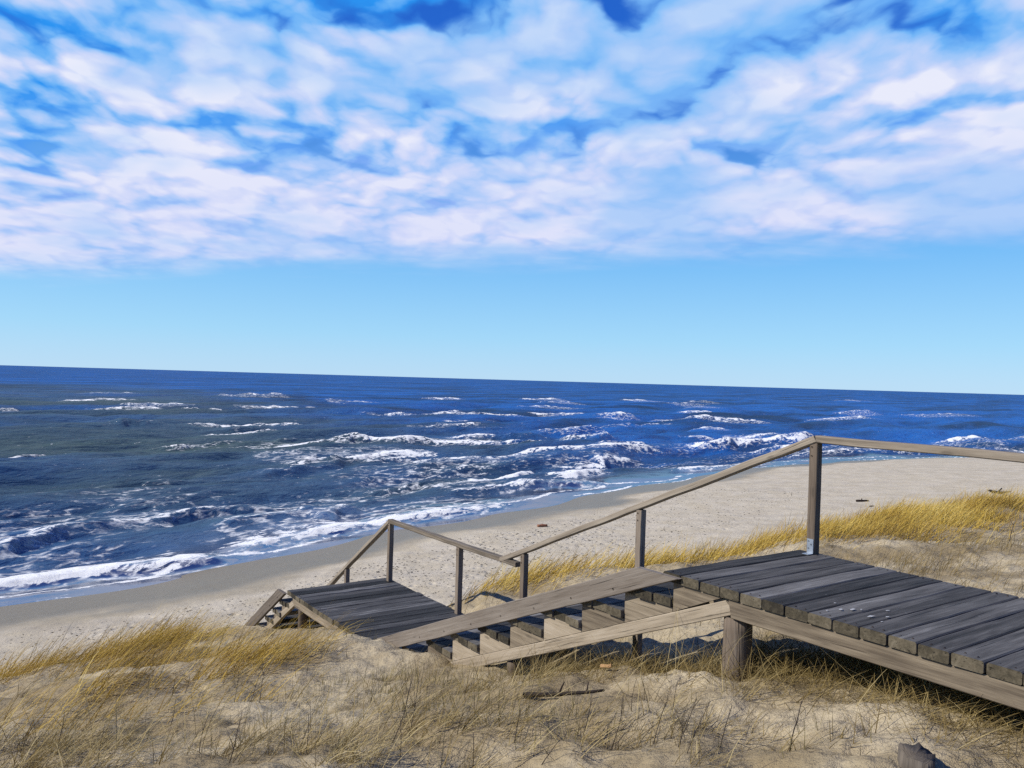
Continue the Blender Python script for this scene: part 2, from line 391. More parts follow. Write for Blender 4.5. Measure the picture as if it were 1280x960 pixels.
# breakers: polylines (x, y) of each crest, height, foam amount, tail of foam behind
BRK = [
    ([(-15.8, 23.36), (-15.01, 24.29), (-14.11, 25.21), (-13.0, 26.45), (-11.62, 27.46), (-9.83, 28.85)], 0.34, 0.8, 0.9),
    ([(-9.77, 29.11), (-9.15, 31.84), (-7.77, 33.92), (-6.1, 35.71), (-4.29, 38.13), (-1.42, 41.04), (0.18, 43.23)], 0.28, 0.8, 1.4),
    ([(-17.78, 26.25), (-17.21, 27.81), (-16.89, 30.12), (-16.17, 32.19), (-15.5, 34.14), (-13.99, 36.26), (-10.79, 38.7)], 0.48, 0.25, 1.5),
    ([(-20.74, 31.49), (-19.72, 33.4), (-18.26, 35.62)], 0.3, 0, 1),
    ([(-8.46, 36.12), (-6.98, 38.58)], 0.35, 0.15, 0.6),
    ([(-8.34, 47.17), (-4.81, 51.03)], 0.45, 0.2, 0.5),
    ([(-37.37, 56.53), (-35.23, 58.47), (-34.59, 61.38), (-32.92, 64.93)], 0.75, 0.35, 0.7),
    ([(-30.04, 68.75), (-27.71, 71.39), (-24.16, 76.67)], 0.45, 0.2, 0.4),
    ([(-15.57, 52.01), (-14.22, 56.71), (-12.61, 62.34)], 0.4, 0, 1),
    ([(-22.92, 43.01), (-21.4, 46.03), (-19.06, 48.05)], 0.35, 0, 1),
    ([(-61.56, 120.42), (-55.92, 132.06)], 0.9, 0.7, 0.5),
    ([(-54.48, 133.27), (-49.35, 141.65)], 0.9, 0.5, 0.4),
    ([(-74.06, 113.47), (-72.92, 121.12)], 0.9, 0.6, 0.4),
    ([(-42.3, 87.88), (-39.16, 92.6)], 0.6, 0, 1),
    ([(-31.42, 91.14), (-28.35, 95.76)], 0.5, 0, 1),
    ([(-15.82, 58.5), (-13.46, 63.49), (-10.44, 67.96), (-6.54, 72.41)], 0.5, 1.0, 3.0),
    ([(-17.69, 77.86), (-12.48, 80.96), (-6.52, 85.6), (2.11, 90.34)], 0.6, 0.8, 1.2),
    ([(-22.67, 77.96), (-18.23, 81.95)], 0.6, 0, 1),
    ([(-7.97, 104.24), (0.17, 111.99)], 0.5, 0, 1),
    ([(-26.8, 146.87), (-16.25, 147.38)], 1.0, 0.5, 0.6),
    ([(-15.16, 140.08), (-6.96, 145.87), (2.49, 148.99)], 0.8, 0.9, 1.0),
    ([(-3.7, 131.82), (11.9, 141.45)], 0.6, 0.6, 1.2),
    ([(6.2, 90.76), (11.77, 94.32)], 0.6, 0.6, 0.6),
    ([(9.06, 91.03), (12.23, 93.56)], 0.55, 0, 0.6),
    ([(-0.5, 69.21), (4.46, 73.1), (9.11, 76.3), (15.23, 82.02)], 0.45, 0.8, 1.0),
    ([(2.8, 53.69), (5.11, 56.07), (7.15, 58.55)], 0.45, 0.9, 1.2),
    ([(16.24, 152.56), (23.25, 160.93)], 1.0, 0.7, 0.5),
    ([(22.29, 153.17), (32.35, 149.91), (48.23, 156.33)], 0.7, 0.9, 1.2),
    ([(17.96, 86.75), (25.59, 92.99), (34.94, 101.75)], 0.5, 0.85, 1.2),
    ([(21.56, 101.89), (26.08, 105.31)], 0.5, 0.7, 0.5),
    ([(62.73, 173.25), (81.84, 189.32)], 0.9, 0.7, 0.6),
    ([(84.9, 217.05), (102.42, 235.44)], 0.7, 0.3, 0.5),
    ([(58.63, 111.72), (68.16, 118.85)], 0.65, 1.0, 0.6),
    ([(67.87, 117.93), (82.13, 127.21)], 0.3, 0.2, 0.5),
    ([(12.76, 62.85), (17.03, 66.39), (22.43, 71.21)], 0.3, 0.5, 1.2),
    ([(26.24, 77.37), (34.39, 83.43), (46.8, 93.64)], 0.35, 0.4, 0.8),
    ([(54.37, 93.3), (58.23, 91.49)], 0.3, 0.6, 0.8),
    ([(0.18, 48.92), (6.39, 53.03)], 0.3, 0.15, 1),
    ([(24.58, 86.19), (34.1, 93.93)], 0.3, 0.3, 0.8),
    ([(100.36, 213.86), (131.5, 240.29)], 0.6, 0.25, 0.8),
    ([(65.41, 303.97), (75.46, 314.98)], 0.9, 0.3, 0.5),
    ([(182.17, 466.29), (204.5, 492.72)], 0.9, 0.3, 0.4),
    ([(-43.89, 187.98), (-39.39, 192.9)], 0.7, 0.2, 0.4),
    ([(-5.13, 90.57), (3.97, 97.21)], 0.5, 0, 1),
    ([(6.93, 115.45), (19.92, 126.44)], 0.5, 0.1, 0.6),
    ([(-11.75, 33.02), (-10.44, 35.08), (-8.95, 37.4)], 0.25, 0.1, 1),
    ([(-7.4, 55.46), (-1.02, 61.38)], 0.3, 0.1, 1.2),
    ([(-3.34, 45.1), (2.15, 50.4)], 0.22, 0.2, 1.4)]
rb = random.Random(12)
for row in (34, 41, 50, 62, 76, 92, 112, 138, 170, 210):       # lines of broken crests over the sand bars
    s0 = rb.uniform(20, 34) + row * .25
    while s0 < 60 + row * 1.1:
        ln_ = rb.uniform(5, 14) + row * .06; pts = []
        nb = row + rb.uniform(-3, 3) - max(0, s0 - 70) * .25
        for q in range(5):
            pts.append(tuple(SH * (s0 + ln_ * q / 4) + SN * (nb + rb.uniform(-.5, .5))))
        BRK.append((pts, rb.uniform(.3, .5) + row * .002, rb.choice((0, .3, .45, .7, .85)), rb.uniform(.4, 1.2)))
        s0 += ln_ * rb.uniform(1.3, 3.2)
for i, (pl, hgt, fm, tail) in enumerate(BRK):
    pl = np.array(pl); ps_, pn_ = sn_of(pl[:, 0], pl[:, 1])
    o_ = np.argsort(ps_); ps_, pn_ = ps_[o_], pn_[o_]
    ln = ps_[-1] - ps_[0]
    msk = (S_ > ps_[0] - ln * .15) & (S_ < ps_[-1] + ln * .15) & (np.abs(N_ - np.interp(S_, ps_, pn_)) < 14)
    if not msk.any(): continue
    s = S_[msk]; n = N_[msk]
    wob = .55 * fbm(s * .35, s * 0 + i, 60 + i, 3) + .25 * fbm(s * 1.1, n * .3 + i, 90 + i, 2)
    dd = n - np.interp(s, ps_, pn_) - wob * min(1.6, hgt * 1.9)
    ends = sstep(ps_[0] - ln * .1, ps_[0] + ln * .16, s) * (1 - sstep(ps_[-1] - ln * .16, ps_[-1] + ln * .1, s))
    hgt = hgt * (.62 if fm > .3 else .8); hv = hgt * ends * (.7 + .6 * vnoise(s * .45, s * 0, 33 + i))
    wf = max(.40, .85 * hgt); wb = max(1.4, 3.6 * hgt)
    wf = np.maximum(wf, DR[np.where(msk)[0], 0] * .7)
    prof = np.where(dd < 0, np.exp(-(dd / wf) ** 2), np.exp(-(dd / wb) ** 2))
    trough = -.22 * np.exp(-((dd + 2.4 * wf) / (1.5 * wf)) ** 2)
    z[msk] += hv * (prof + trough)
    jag = fbm(s * 1.3, n * 1.3, 70 + i, 3)
    if fm > 0:
        # white water tumbles from the crest down the shoreward face
        low = 1.25 * fm
        fr = sstep(-low * wf - .25 * fm, -low * wf * .5, dd + .5 * jag * hgt) * (1 - sstep(.15, .75 + tail * .7, dd + .6 * jag))
        f_ = fr * ends * (.40 + .42 * fm) * (.5 + .9 * vnoise(s * .6, n * 1.6, 40 + i))
        z[msk] += f_ * .13 * hgt * (fbm(s * 2.2, n * 3, 5, 3) + .3)
        foam[msk] = np.maximum(foam[msk], f_)
        lace[msk] = np.maximum(lace[msk], ends * sstep(-3.5 * wf, -wf, dd) * (1 - sstep(tail, tail * 2.6 + 1.5, dd)) * min(1, .5 + .5 * fm))
    else:
        lace[msk] = np.maximum(lace[msk], .40 * ends * sstep(-1.5, 0, dd) * (1 - sstep(.5, 3, dd)))
# loose lacy foam over the surf zone, and a thin edge where the swash stops
surf = sstep(2.5, 5, off) * (1 - sstep(14, 26, off))
lace = np.maximum(lace, surf * (.40 + .6 * fbm(S_ * .10, N_ * .30, 12, 3)))
lace = np.maximum(lace, .30 * sstep(10, 20, off) * (1 - sstep(45, 75, off)) * (.4 + fbm(S_ * .05, N_ * .12, 13, 3)))
edge = np.exp(-((off - .15 - .25 * fbm(S_ * .5, S_ * 0, 15, 3)) / .20) ** 2) * sstep(.2, .5, vnoise(S_ * .12, S_ * 0, 99))
edge2 = np.exp(-((off - 1.5 - .7 * fbm(S_ * .16, S_ * 0, 19, 3)) / .22) ** 2) * sstep(.4, .6, vnoise(S_ * .07 + 5, S_ * 0, 97))
foam = np.maximum(foam, np.maximum(.62 * edge, .6 * edge2))
calmv = 1 - sstep(1.5, 5.5, off)
grey_sheen = (1 - sstep(8, 75, S_ - .45 * N_)) * sstep(0, 6, off) * (1 - sstep(140, 420, off)) * (.75 + .5 * fbm(S_ * .03, N_ * .06, 44, 3))  # where cloud reflection and sun sheen are painted on the left water
ff, lt = grid_faces(len(rad), len(th))
me = mesh_np('sea', np.stack([X, Y, SEA + z], -1).reshape(-1, 3), ff[::-1], lt)
addattr(me, 'foam', foam); addattr(me, 'lace', lace); addattr(me, 'calm', calmv); addattr(me, 'grey_sheen', np.clip(grey_sheen, 0, 1))
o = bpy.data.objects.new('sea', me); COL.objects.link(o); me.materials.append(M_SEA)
tag(o, 'deep blue choppy sea with white breakers rolling in', None, None, 'structure')

# ------------------------------------------------------------------ timber building kit
class MB:
    """collects boards and logs, in the stairway's own (t, w, z) frame, into one mesh"""
    def __init__(s): s.v = []; s.f = []; s.mi = []; s.gr = []; s.tn = []; s.sm = []
    def _add(s, verts, faces, mis, grain, tone, smooth=False):
        b = len(s.v); s.v += verts; s.f += [tuple(i + b for i in f) for f in faces]; s.mi += mis; s.gr += grain
        s.tn += [tone] * len(verts); s.sm += [smooth] * len(faces)
    def board(s, p0, p1, ua, ub, va, vb, U, V, mi=0, mi_end=0, sh0=0, sh1=0, ch=.006, seg=6, jit=.002, tone=None):
        p0 = Vector(p0); p1 = Vector(p1); U = Vector(U); V = Vector(V); ax = (p1 - p0); ln = ax.length; ax.normalize()
        cs = [(ua + ch, va), (ub - ch, va), (ub, va + ch), (ub, vb - ch), (ub - ch, vb), (ua + ch, vb), (ua, vb - ch), (ua, va + ch)]
        verts = []; grain = []; go = Vector((random.uniform(0, 50), random.uniform(0, 9), random.uniform(0, 9)))
        wav = [(random.uniform(-1, 1) * jit, random.uniform(-1, 1) * jit) for _ in range(seg + 1)]
        for k in range(seg + 1):
            f = k / seg
            for (a, b_) in cs:
                sh = (sh0 * (1 - f) + sh1 * f) * b_
                q = p0 + ax * (ln * f + sh) + U * (a + wav[k][0]) + V * (b_ + wav[k][1]) 
                if k in (0, seg): q += ax * random.uniform(-1, 1) * jit * .6
                verts.append(q); grain.append(Vector((ln * f + sh, a, b_)) + go)
        faces = []; mis = []
        n = len(cs)
        for k in range(seg):
            for i in range(n):
                j = (i + 1) % n
                faces.append((k * n + i, (k + 1) * n + i, (k + 1) * n + j, k * n + j)); mis.append(mi)
        faces.append(tuple(range(n))); faces.append(tuple(seg * n + i for i in reversed(range(n)))); mis += [mi_end] * 2
        s._add(verts, faces, mis, grain, random.random() if tone is None else tone)
    def prism(s, poly, w0, w1, mi=0, along=(1, 0)):
        n = len(poly); verts = []; grain = []; go = Vector((random.uniform(0, 50), random.uniform(0, 9), random.uniform(0, 9)))
        for w in (w0, w1):
            for (t_, z_) in poly:
                verts.append(Vector((t_, w, z_))); grain.append(Vector((t_ * along[0] + z_ * along[1], z_ * along[0] - t_ * along[1], w)) + go)
        faces = [tuple(reversed(range(n))), tuple(range(n, 2 * n))] + [(i, (i + 1) % n, n + (i + 1) % n, n + i) for i in range(n)]
        s._add(verts, faces, [mi] * len(faces), grain, random.random())
    def log(s, base, top, r0, r1, mi=0, seg=8, nn=18, rough=.05, slant=0):
        base = Vector(base); top = Vector(top); ax = top - base; ln = ax.length; ax.normalize()
        U = ax.orthogonal().normalized(); V = ax.cross(U)
        go = Vector((random.uniform(0, 50), random.uniform(0, 9), 0)); rr = [1 + random.uniform(-1, 1) * rough for _ in range(nn)]
        verts = []; grain = []
        for k in range(seg + 1):
            f = k / seg; r = r0 + (r1 - r0) * f
            for i in range(nn):
                a = 2 * math.pi * i / nn
                q = base + ax * (ln * f) + (U * math.cos(a) + V * math.sin(a)) * r * rr[i] * (1 + random.uniform(-1, 1) * rough * .25)
                if k == seg and slant: q += ax * slant * (math.sin(a + .7) * .5 + (random.random() ** 7) * 1.5)
                verts.append(q); grain.append(Vector((ln * f, a * r * 1.0, 0)) + go)
        verts.append(top.copy()); grain.append(go + Vector((ln, 0, 0)))
        faces = []
        for k in range(seg):
            for i in range(nn):
                j = (i + 1) % nn
                faces.append((k * nn + i, k * nn + j, (k + 1) * nn + j, (k + 1) * nn + i))
        for i in range(nn): faces.append((seg * nn + i, seg * nn + (i + 1) % nn, len(verts) - 1))
        s._add(verts, faces, [mi] * len(faces), grain, random.random(), True)
    def build(s, name, mats, parent=None, frame=True, org=None):
        me = bpy.data.meshes.new(name)
        org = Vector(org) if org is not None else Vector((0, 0, 0))
        if frame: vs = [(v.x - org.x, -(v.y - org.y), v.z - org.z) for v in s.v]; fs = [tuple(reversed(f)) for f in s.f]
        else: vs = [tuple(v - org) for v in s.v]; fs = s.f
        me.from_pydata(vs, [], fs)
        bm = bmesh.new(); bm.from_mesh(me); bmesh.ops.recalc_face_normals(bm, faces=bm.faces); bm.to_mesh(me); bm.free()
        for m_ in (mats if isinstance(mats, (list, tuple)) else [mats]): me.materials.append(m_)
        me.polygons.foreach_set('material_index', s.mi); me.polygons.foreach_set('use_smooth', s.sm)
        addattr(me, 'grain', [tuple(g_) for g_ in s.gr], 'FLOAT_VECTOR'); addattr(me, 'tone', s.tn)
        o = bpy.data.objects.new(name, me); COL.objects.link(o)
        if parent is not None:
            o.parent = parent
        if frame: o.location = (org.x, -org.y, org.z)
        else: o.location = org
        return o

ZB = -.65
root = empty('wooden_stairway', (P0[0], P0[1], ZB), A)
tag(root, 'weathered timber stairway with grey plank decks and one handrail going down the dune', 'stairway')
# children keep heights relative to the deck top: shift once
def B(mb, name, mats, parent, org=(0, 0, 0)):
    o = mb.build(name, mats, parent, True, org)
    if parent is root: o.location.z -= ZB
    else:
        p = parent['_org']; o.location.x -= p[0]; o.location.y += p[1]; o.location.z -= p[2]
    o['_org'] = org
    return o
XU, XV = (0, 1, 0), (0, 0, 1)
W = 1.66
ZL = -1.917
TH_P = .068
def planks(mb, t0, t1, pitch, z, w0, w1, seed):
    rr = random.Random(seed); tt = t0
    while tt < t1 - .05:
        wd = pitch * rr.uniform(.95, 1.05); gap = rr.uniform(.005, .014)
        zz = z + rr.uniform(-.004, .004)
        mb.board((tt + wd / 2, w0 + rr.uniform(-.007, .007), zz), (tt + wd / 2, w1 + rr.uniform(-.01, .01), zz), -wd / 2 + gap / 2, wd / 2 - gap / 2, -TH_P, 0,
                 (1, 0, 0), XV, 0, 1, ch=.008, seg=7, jit=.0028)
        for w_ in (w0 + .045, w1 - .06):
            for q in (.3, .7):
                mb.log((tt + wd * q, w_ + rr.uniform(-.012, .012), zz - .004), (tt + wd * q, w_, zz + .0015), .006, .006, 2, seg=1, nn=7, rough=0)
        tt += wd
# --- top deck
mb = MB(); planks(mb, -6.2, -.06, .1775, 0, 0, W, 3)
deck = B(mb, 'deck', [M_DECK, M_END, M_SCREW], root)
for nm, w0 in (('beam', .012), ('beam', W - .06)):
    mb = MB(); mb.board((-6.2, w0, 0), (-.597, w0, 0), 0, .055, -.200, -TH_P - .004, XU, XV, 0, 0, sh1=.22, ch=.006, seg=10, jit=.003); B(mb, nm, M_PALE, deck)
for tt, w in ((-.615, .115), (-3.4, .13), (-.69, W - .12), (-3.4, W - .12)):
    x, y = tw(tt, w); gzz = gz(x, y)
    mb = MB(); mb.log((tt, w, gzz - .3), (tt, w, -.203), .104, .094, rough=.05); B(mb, 'log_post', M_LOG, deck, (tt, w, gzz))
# droppings
mb = MB(); rr = random.Random(5)
for tt, w, r in ((-1.33, .22, .018), (-1.37, .30, .026), (-1.40, .34, .012), (-1.52, .25, .03), (-1.58, .33, .014), (-1.22, .33, .012), (-1.50, .47, .016), (-2.42, .40, .02), (-1.3, .12, .01), (-1.62, .2, .01)):
    nn = 9; poly = []
    vs = [Vector((tt, w, .0065))] + [Vector((tt + r * .62 * rr.uniform(.4, 1.1) * math.cos(a * 2 * math.pi / nn), w + 1.3 * r * rr.uniform(.4, 1.1) * math.sin(a * 2 * math.pi / nn), .0055)) for a in range(nn)]
    mb._add(vs, [(0, 1 + a, 1 + (a + 1) % nn) for a in range(nn)], [0] * nn, [Vector((0, 0, 0))] * (nn + 1), .5)
o = B(mb, 'bird_droppings', M_WHITE, deck); o['kind'] = 'stuff'

# --- a flight of open plank steps
def flight(t_s, z_s, run, rise, nstep, t_str0, z_str0, slope, t_end, nosing_over=.03, first=0, z_top=0.):
    """near stringer carries triangular blocks; each step is three planks across"""
    sl = -slope; dirv = Vector((1, 0, sl)).normalized(); nrm = Vector((-sl, 0, 1)).normalized()
    mb = MB(); hh = .115 * math.cos(math.atan(slope))
    ln = (t_end - t_str0)
    for w0 in (.012, W - .065):
        p0 = (t_str0, w0, z_str0); p1 = (t_end, w0, z_str0 + sl * ln)
        mb.board(p0, p1, 0, .055, -hh, 0, XU, nrm, 0, 0, sh0=-sl + (.18 if w0 < .1 else 0), sh1=-sl, ch=.006, seg=12, jit=.0025)
        for k in range(first, nstep):
            ta = t_s + run * (k - 1) + .002; tb = t_s + run * k - .004
            zt = z_s - rise * k - TH_P - .003 + rise
            za = z_str0 + sl * (ta - t_str0) + .0; zb = z_str0 + sl * (tb - t_str0)
            if k == 0:
                ta = t_str0 + .02; zt = z_top - TH_P - .004; za = zt - .002
            mb.prism([(ta, za + .004), (tb, zb + .004), (tb, zt), (ta, zt)] if zt - za > .012 else [(ta, za + .004), (tb, zb + .004), (tb, zt)], w0 + .006, w0 + .05, 0)
    st = B(mb, 'stair_flight', M_PALE, root)
    for k in range(1, nstep):
        ta = t_s + run * (k - 1); zt = z_s - rise * (k - 1)
        mb = MB()
        for i in range(3):
            wd = (run + nosing_over) / 3
            mb.board((ta + wd * (i + .5), random.uniform(-.02, .012), zt), (ta + wd * (i + .5), W + random.uniform(-.02, .02), zt), -wd / 2 + .004, wd / 2 - .004, -TH_P, random.uniform(-.004, 0),
                     (1, 0, 0), XV, 0, 1, ch=.008, seg=5, jit=.003)
        B(mb, 'tread', [M_DECK, M_END], st, (ta, 0, zt))
    return st, dirv, nrm
st, dv, nr = flight(-.09, -.185, .515, .215, 9, -.585, -.087, .4165, 4.45)
def kick(parent, a, b, w0, w1, hgt, screws):
    """side board along the steps with both ends cut level"""
    a = Vector(a); b = Vector(b); d_ = (b - a).normalized(); n_ = Vector((-d_.z, 0, d_.x)); c = d_.x / -d_.z
    mb = MB(); mb.board((a.x, w0, a.z), (b.x, w0, b.z), 0, w1 - w0, 0, hgt, XU, n_, 0, 0, sh0=c, sh1=c, ch=.005, seg=14, jit=.003)
    for s_ in screws:
        q = a + d_ * s_ + n_ * random.uniform(.045, .06)
        mb.log((q.x, w0 - .004, q.z), (q.x, w0 + .01, q.z), .008, .008, 1, seg=1, nn=8, rough=0)
    return B(mb, 'kickboard', [M_BROWN, M_SCREW], parent)
kick(st, (-.20, -.045, -.016), (4.2, -.045, -1.776), -.052, -.003, .162, [.72 + .555 * k for k in range(7)])
for tt, w in ((2.0, .09),):
    x, y = tw(tt, w); gzz = gz(x, y); zt = -.087 - .4165 * (tt + .585) - .12
    mb = MB(); mb.log((tt, w, gzz - .3), (tt, w, zt), .065, .06, rough=.05); B(mb, 'log_post', M_LOG, st, (tt, w, gzz))

# --- landing
mb = MB(); planks(mb, 4.46, 7.70, .178, ZL, -.0, W + .02, 8)
land = B(mb, 'landing', [M_LAND, M_END, M_SCREW], root)
for w0 in (.02, W - .05):
    mb = MB(); mb.board((4.5, w0, ZL), (7.64, w0, ZL), 0, .055, -.195, -TH_P - .004, XU, XV, 0, 0, sh1=.22, ch=.006, seg=8, jit=.003); B(mb, 'beam', M_PALE, land)
for tt, w in ((7.47, .12), (5.2, .12), (7.5, W - .12), (5.3, W - .12)):
    x, y = tw(tt, w); gzz = gz(x, y)
    mb = MB(); mb.log((tt, w, gzz - .3), (tt, w, ZL - .197), .07, .065, rough=.045); B(mb, 'log_post', M_LOG, land, (tt, w, gzz))

# --- lower flight to the beach
st2, dv2, nr2 = flight(7.74, ZL - .2, .33, .21, 11, 7.645, ZL - .12, .62, 10.9, first=1, z_top=ZL)
kick(st2, (7.80, -.045, ZL - .045), (10.6, -.045, ZL - .045 - .62 * 2.8), -.052, -.003, .165, [.3 + .4 * k for k in range(7)])

# --- handrail
pw = .038
def post(parent, tt, z0, z1, w=W - .045):
    mb = MB(); mb.board((tt, w, z0), (tt, w, z1), -pw, pw, -pw, pw, (1, 0, 0), (0, 1, 0), 0, 0, ch=.004, seg=6, jit=.0015)
    for dz_ in (.035, .11):
        mb.log((tt + .01, w - pw - .005, z1 - dz_), (tt + .01, w - pw + .004, z1 - dz_), .0075, .0075, 1, seg=1, nn=8, rough=0)
    return B(mb, 'post', [M_POST, M_SCREW], parent, (tt, w, z0))
def rail(parent, a, b, sh0=0, sh1=0, name='rail'):
    d_ = (Vector((b[0], 0, b[1])) - Vector((a[0], 0, a[1]))).normalized(); n_ = Vector((-d_.z, 0, d_.x))
    mb = MB(); mb.board((a[0], W - .045, a[1]), (b[0], W - .045, b[1]), -.047, .047, -.062, 0, XU, n_, 0, 0, sh0=sh0, sh1=sh1, ch=.008, seg=14, jit=.005)
    return B(mb, name, M_RAIL, parent)
H = 1.005
hr = rail(root, (-6.0, H - .02), (-.19, H), 0, .2, 'handrail')
tp = -.17; ms = .4187
rail(hr, (tp, H), (4.42, H - ms * (4.42 - tp)), .2, 0)
ZR = ZL + H
rail(hr, (4.05, ZR + .004), (7.60, ZR), 0, -.3)
rail(hr, (7.60, ZR), (11.0, ZR - .66 * 3.4), -.3, 0)
for tt, zt in ((tp, H - .064), (-3.1, H - .076), (1.89, H - ms * (1.89 - tp) - .07), (3.925, H - ms * (3.925 - tp) - .07), (5.46, ZR - .064), (7.58, ZR - .064), (9.22, ZR - .66 * 1.62 - .075), (10.7, ZR - .66 * 3.1 - .075)):
    if tt < 0: z0 = 0.004
    elif tt in (5.46, 7.58): z0 = ZL + .004
    else:
        x, y = tw(tt, W); z0 = gz(x, y) - .3
    p = post(hr, tt, z0, zt)
    if tt == tp:
        mb = MB(); mb.board((tt - .002, W - .045 - pw - .006, .006), (tt - .002, W - .045 - pw - .006, .13), -.031, .031, 0, .005, (1, 0, 0), (0, 1, 0), seg=2, jit=0, ch=.002)
        mb.board((tt - .002, W - .045 - pw - .07, .005), (tt - .002, W - .045 - pw - .002, .005), -.031, .031, 0, .005, (1, 0, 0), (0, 0, 1), seg=2, jit=0, ch=.002)
        for zz in (.05, .085, .11):
            mb.log((tt + .012 * (1 if zz != .085 else -1), W - .045 - pw - .010, zz), (tt + .012 * (1 if zz != .085 else -1), W - .045 - pw - .004, zz), .006, .006, 1, seg=1, nn=8, rough=0)
        o = mb.build('bracket', [M_METAL, M_SCREW], hr, True)
for o in list(COL.objects):
    if '_org' in o: del o['_org']

# ------------------------------------------------------------------ grass masses
WIND = math.atan2(.25, 1.0)       # blades lean this way (to +x, a little away)
def blades(px, py, length, width, lean, tone, az_spread, seed, seg=4, droop=1.0, az0=None):
    r_ = np.random.default_rng(seed); n = len(px)
    az = (WIND if az0 is None else az0) + r_.normal(0, az_spread, n)
    pz = ground(px, py) - .015
    ca, sa = np.cos(az), np.sin(az)
    phi = np.clip(lean + r_.normal(0, .22, n), -.1, 1.5)          # angle from vertical at root
    bend = droop * r_.uniform(.3, 1.15, n)
    tw_ = r_.uniform(0, math.pi, n)
    pts = []; x = px.copy(); y = py.copy(); z = pz.copy()
    step = length / seg
    for k in range(seg + 1):
        pts.append((x.copy(), y.copy(), z.copy()))
        a = np.minimum(phi + bend * (k / seg) ** 1.3, 1.75)
        x = x + np.sin(a) * ca * step; y = y + np.sin(a) * sa * step; z = z + np.cos(a) * step
    V_ = np.empty((n, (seg + 1) * 2, 3))
    wx = np.cos(tw_); wy = np.sin(tw_)
    for k, (a, b_, c_) in enumerate(pts):
        w_ = width * (1 - .85 * (k / seg) ** 1.6) * .5
        V_[:, 2 * k, 0] = a - wx * w_; V_[:, 2 * k, 1] = b_ - wy * w_; V_[:, 2 * k, 2] = c_
        V_[:, 2 * k + 1, 0] = a + wx * w_; V_[:, 2 * k + 1, 1] = b_ + wy * w_; V_[:, 2 * k + 1, 2] = c_
    f = np.array([[2 * k, 2 * k + 1, 2 * k + 3, 2 * k + 2] for k in range(seg)])
    F_ = (np.arange(n)[:, None, None] * (seg + 1) * 2 + f[None]).reshape(-1)
    T_ = np.repeat(np.clip(tone + r_.normal(0, .2, n), 0, 1), (seg + 1) * 2)
    return V_.reshape(-1, 3), F_, T_

def grass_obj(name, parts, mtl, label):
    vs = []; fs = []; ts = []; b = 0
    for v, f, t_ in parts: vs.append(v); fs.append(f + b); ts.append(t_); b += len(v)
    v = np.concatenate(vs); f = np.concatenate(fs); t_ = np.concatenate(ts)
    me = mesh_np(name, v, f, np.full(len(f) // 4, 4)); addattr(me, 'tone', t_); me.materials.append(mtl)
    o = bpy.data.objects.new(name, me); COL.objects.link(o); tag(o, label, None, None, 'stuff'); return o

def clear_of_timber(x, y, keep_under=False):
    t_ = (x - P0[0]) * L[0] + (y - P0[1]) * L[1]; w_ = (x - P0[0]) * N[0] + (y - P0[1]) * N[1]
    return ~((w_ > -.06) & (w_ < W + .1) & (t_ > -7) & (t_ < 11))

def scatter(n, seed, dens, x0, x1, y0, y1):
    r_ = np.random.default_rng(seed); x = r_.uniform(x0, x1, n); y = r_.uniform(y0, y1, n)
    d_ = dens(x, y); k = (r_.uniform(0, 1, n) < d_)
    return x[k], y[k]
def blob(x, y, lst):
    d_ = np.zeros_like(x)
    for bx, by, rx, ry, ang_, a in lst:
        dx, dy = x - bx, y - by; c_, s_ = math.cos(ang_), math.sin(ang_)
        u_ = dx * c_ + dy * s_; v_ = -dx * s_ + dy * c_
        d_ = np.maximum(d_, a * np.exp(-(u_ / rx) ** 2 - (v_ / ry) ** 2))
    return d_
def clump(x, y, sc_, seed, lo=.45, hi=.62): return sstep(lo, hi, vnoise(x * sc_, y * sc_, seed) * .6 + vnoise(x * sc_ * 2.6, y * sc_ * 2.6, seed + 1) * .4)
SHA = math.atan2(SH[1], SH[0])

def band(x, y, c_off, half, s0, s1, fade=1.0):
    s, n = sn_of(x, y); d_ = n - (crestline(s) + c_off + .25 * fbm(s * .8, s * 0, 77, 2))
    return np.exp(-(d_ / half) ** 2) * sstep(s0, s0 + fade, s) * (1 - sstep(s1 - fade, s1, s))
gold = []
# left ridge
def dl(x, y):
    d_ = np.maximum(band(x, y, -.3, .55, -3, 7.0, .7), .8 * blob(x, y, LP))
    return d_ * (.25 + .75 * clump(x, y, 1.5, 51, .36, .58))
LP = [(-3.9, 9.7, .7, .4, .6, .9), (-3.0, 8.9, .7, .35, .6, .9), (-3.3, 8.1, 1.0, .35, .7, .8), (-2.6, 8.6, .5, .3, .5, .7), (-4.4, 9.6, .8, .5, .6, .6), (-3.1, 6.6, .8, .25, .6, .6), (-3.9, 7.3, .7, .25, .6, .5)]
x, y = scatter(95000, 101, dl, -9.5, -1.8, 5.5, 14); k = clear_of_timber(x, y); x, y = x[k], y[k]
r_ = np.random.default_rng(1)
gold.append(blades(x, y, r_.uniform(.28, .66, len(x)), r_.uniform(.005, .0085, len(x)), .85, .40 + .30 * (vnoise(x * 1.6, y * 1.6, 4) - .5) * 2, .55, 201))
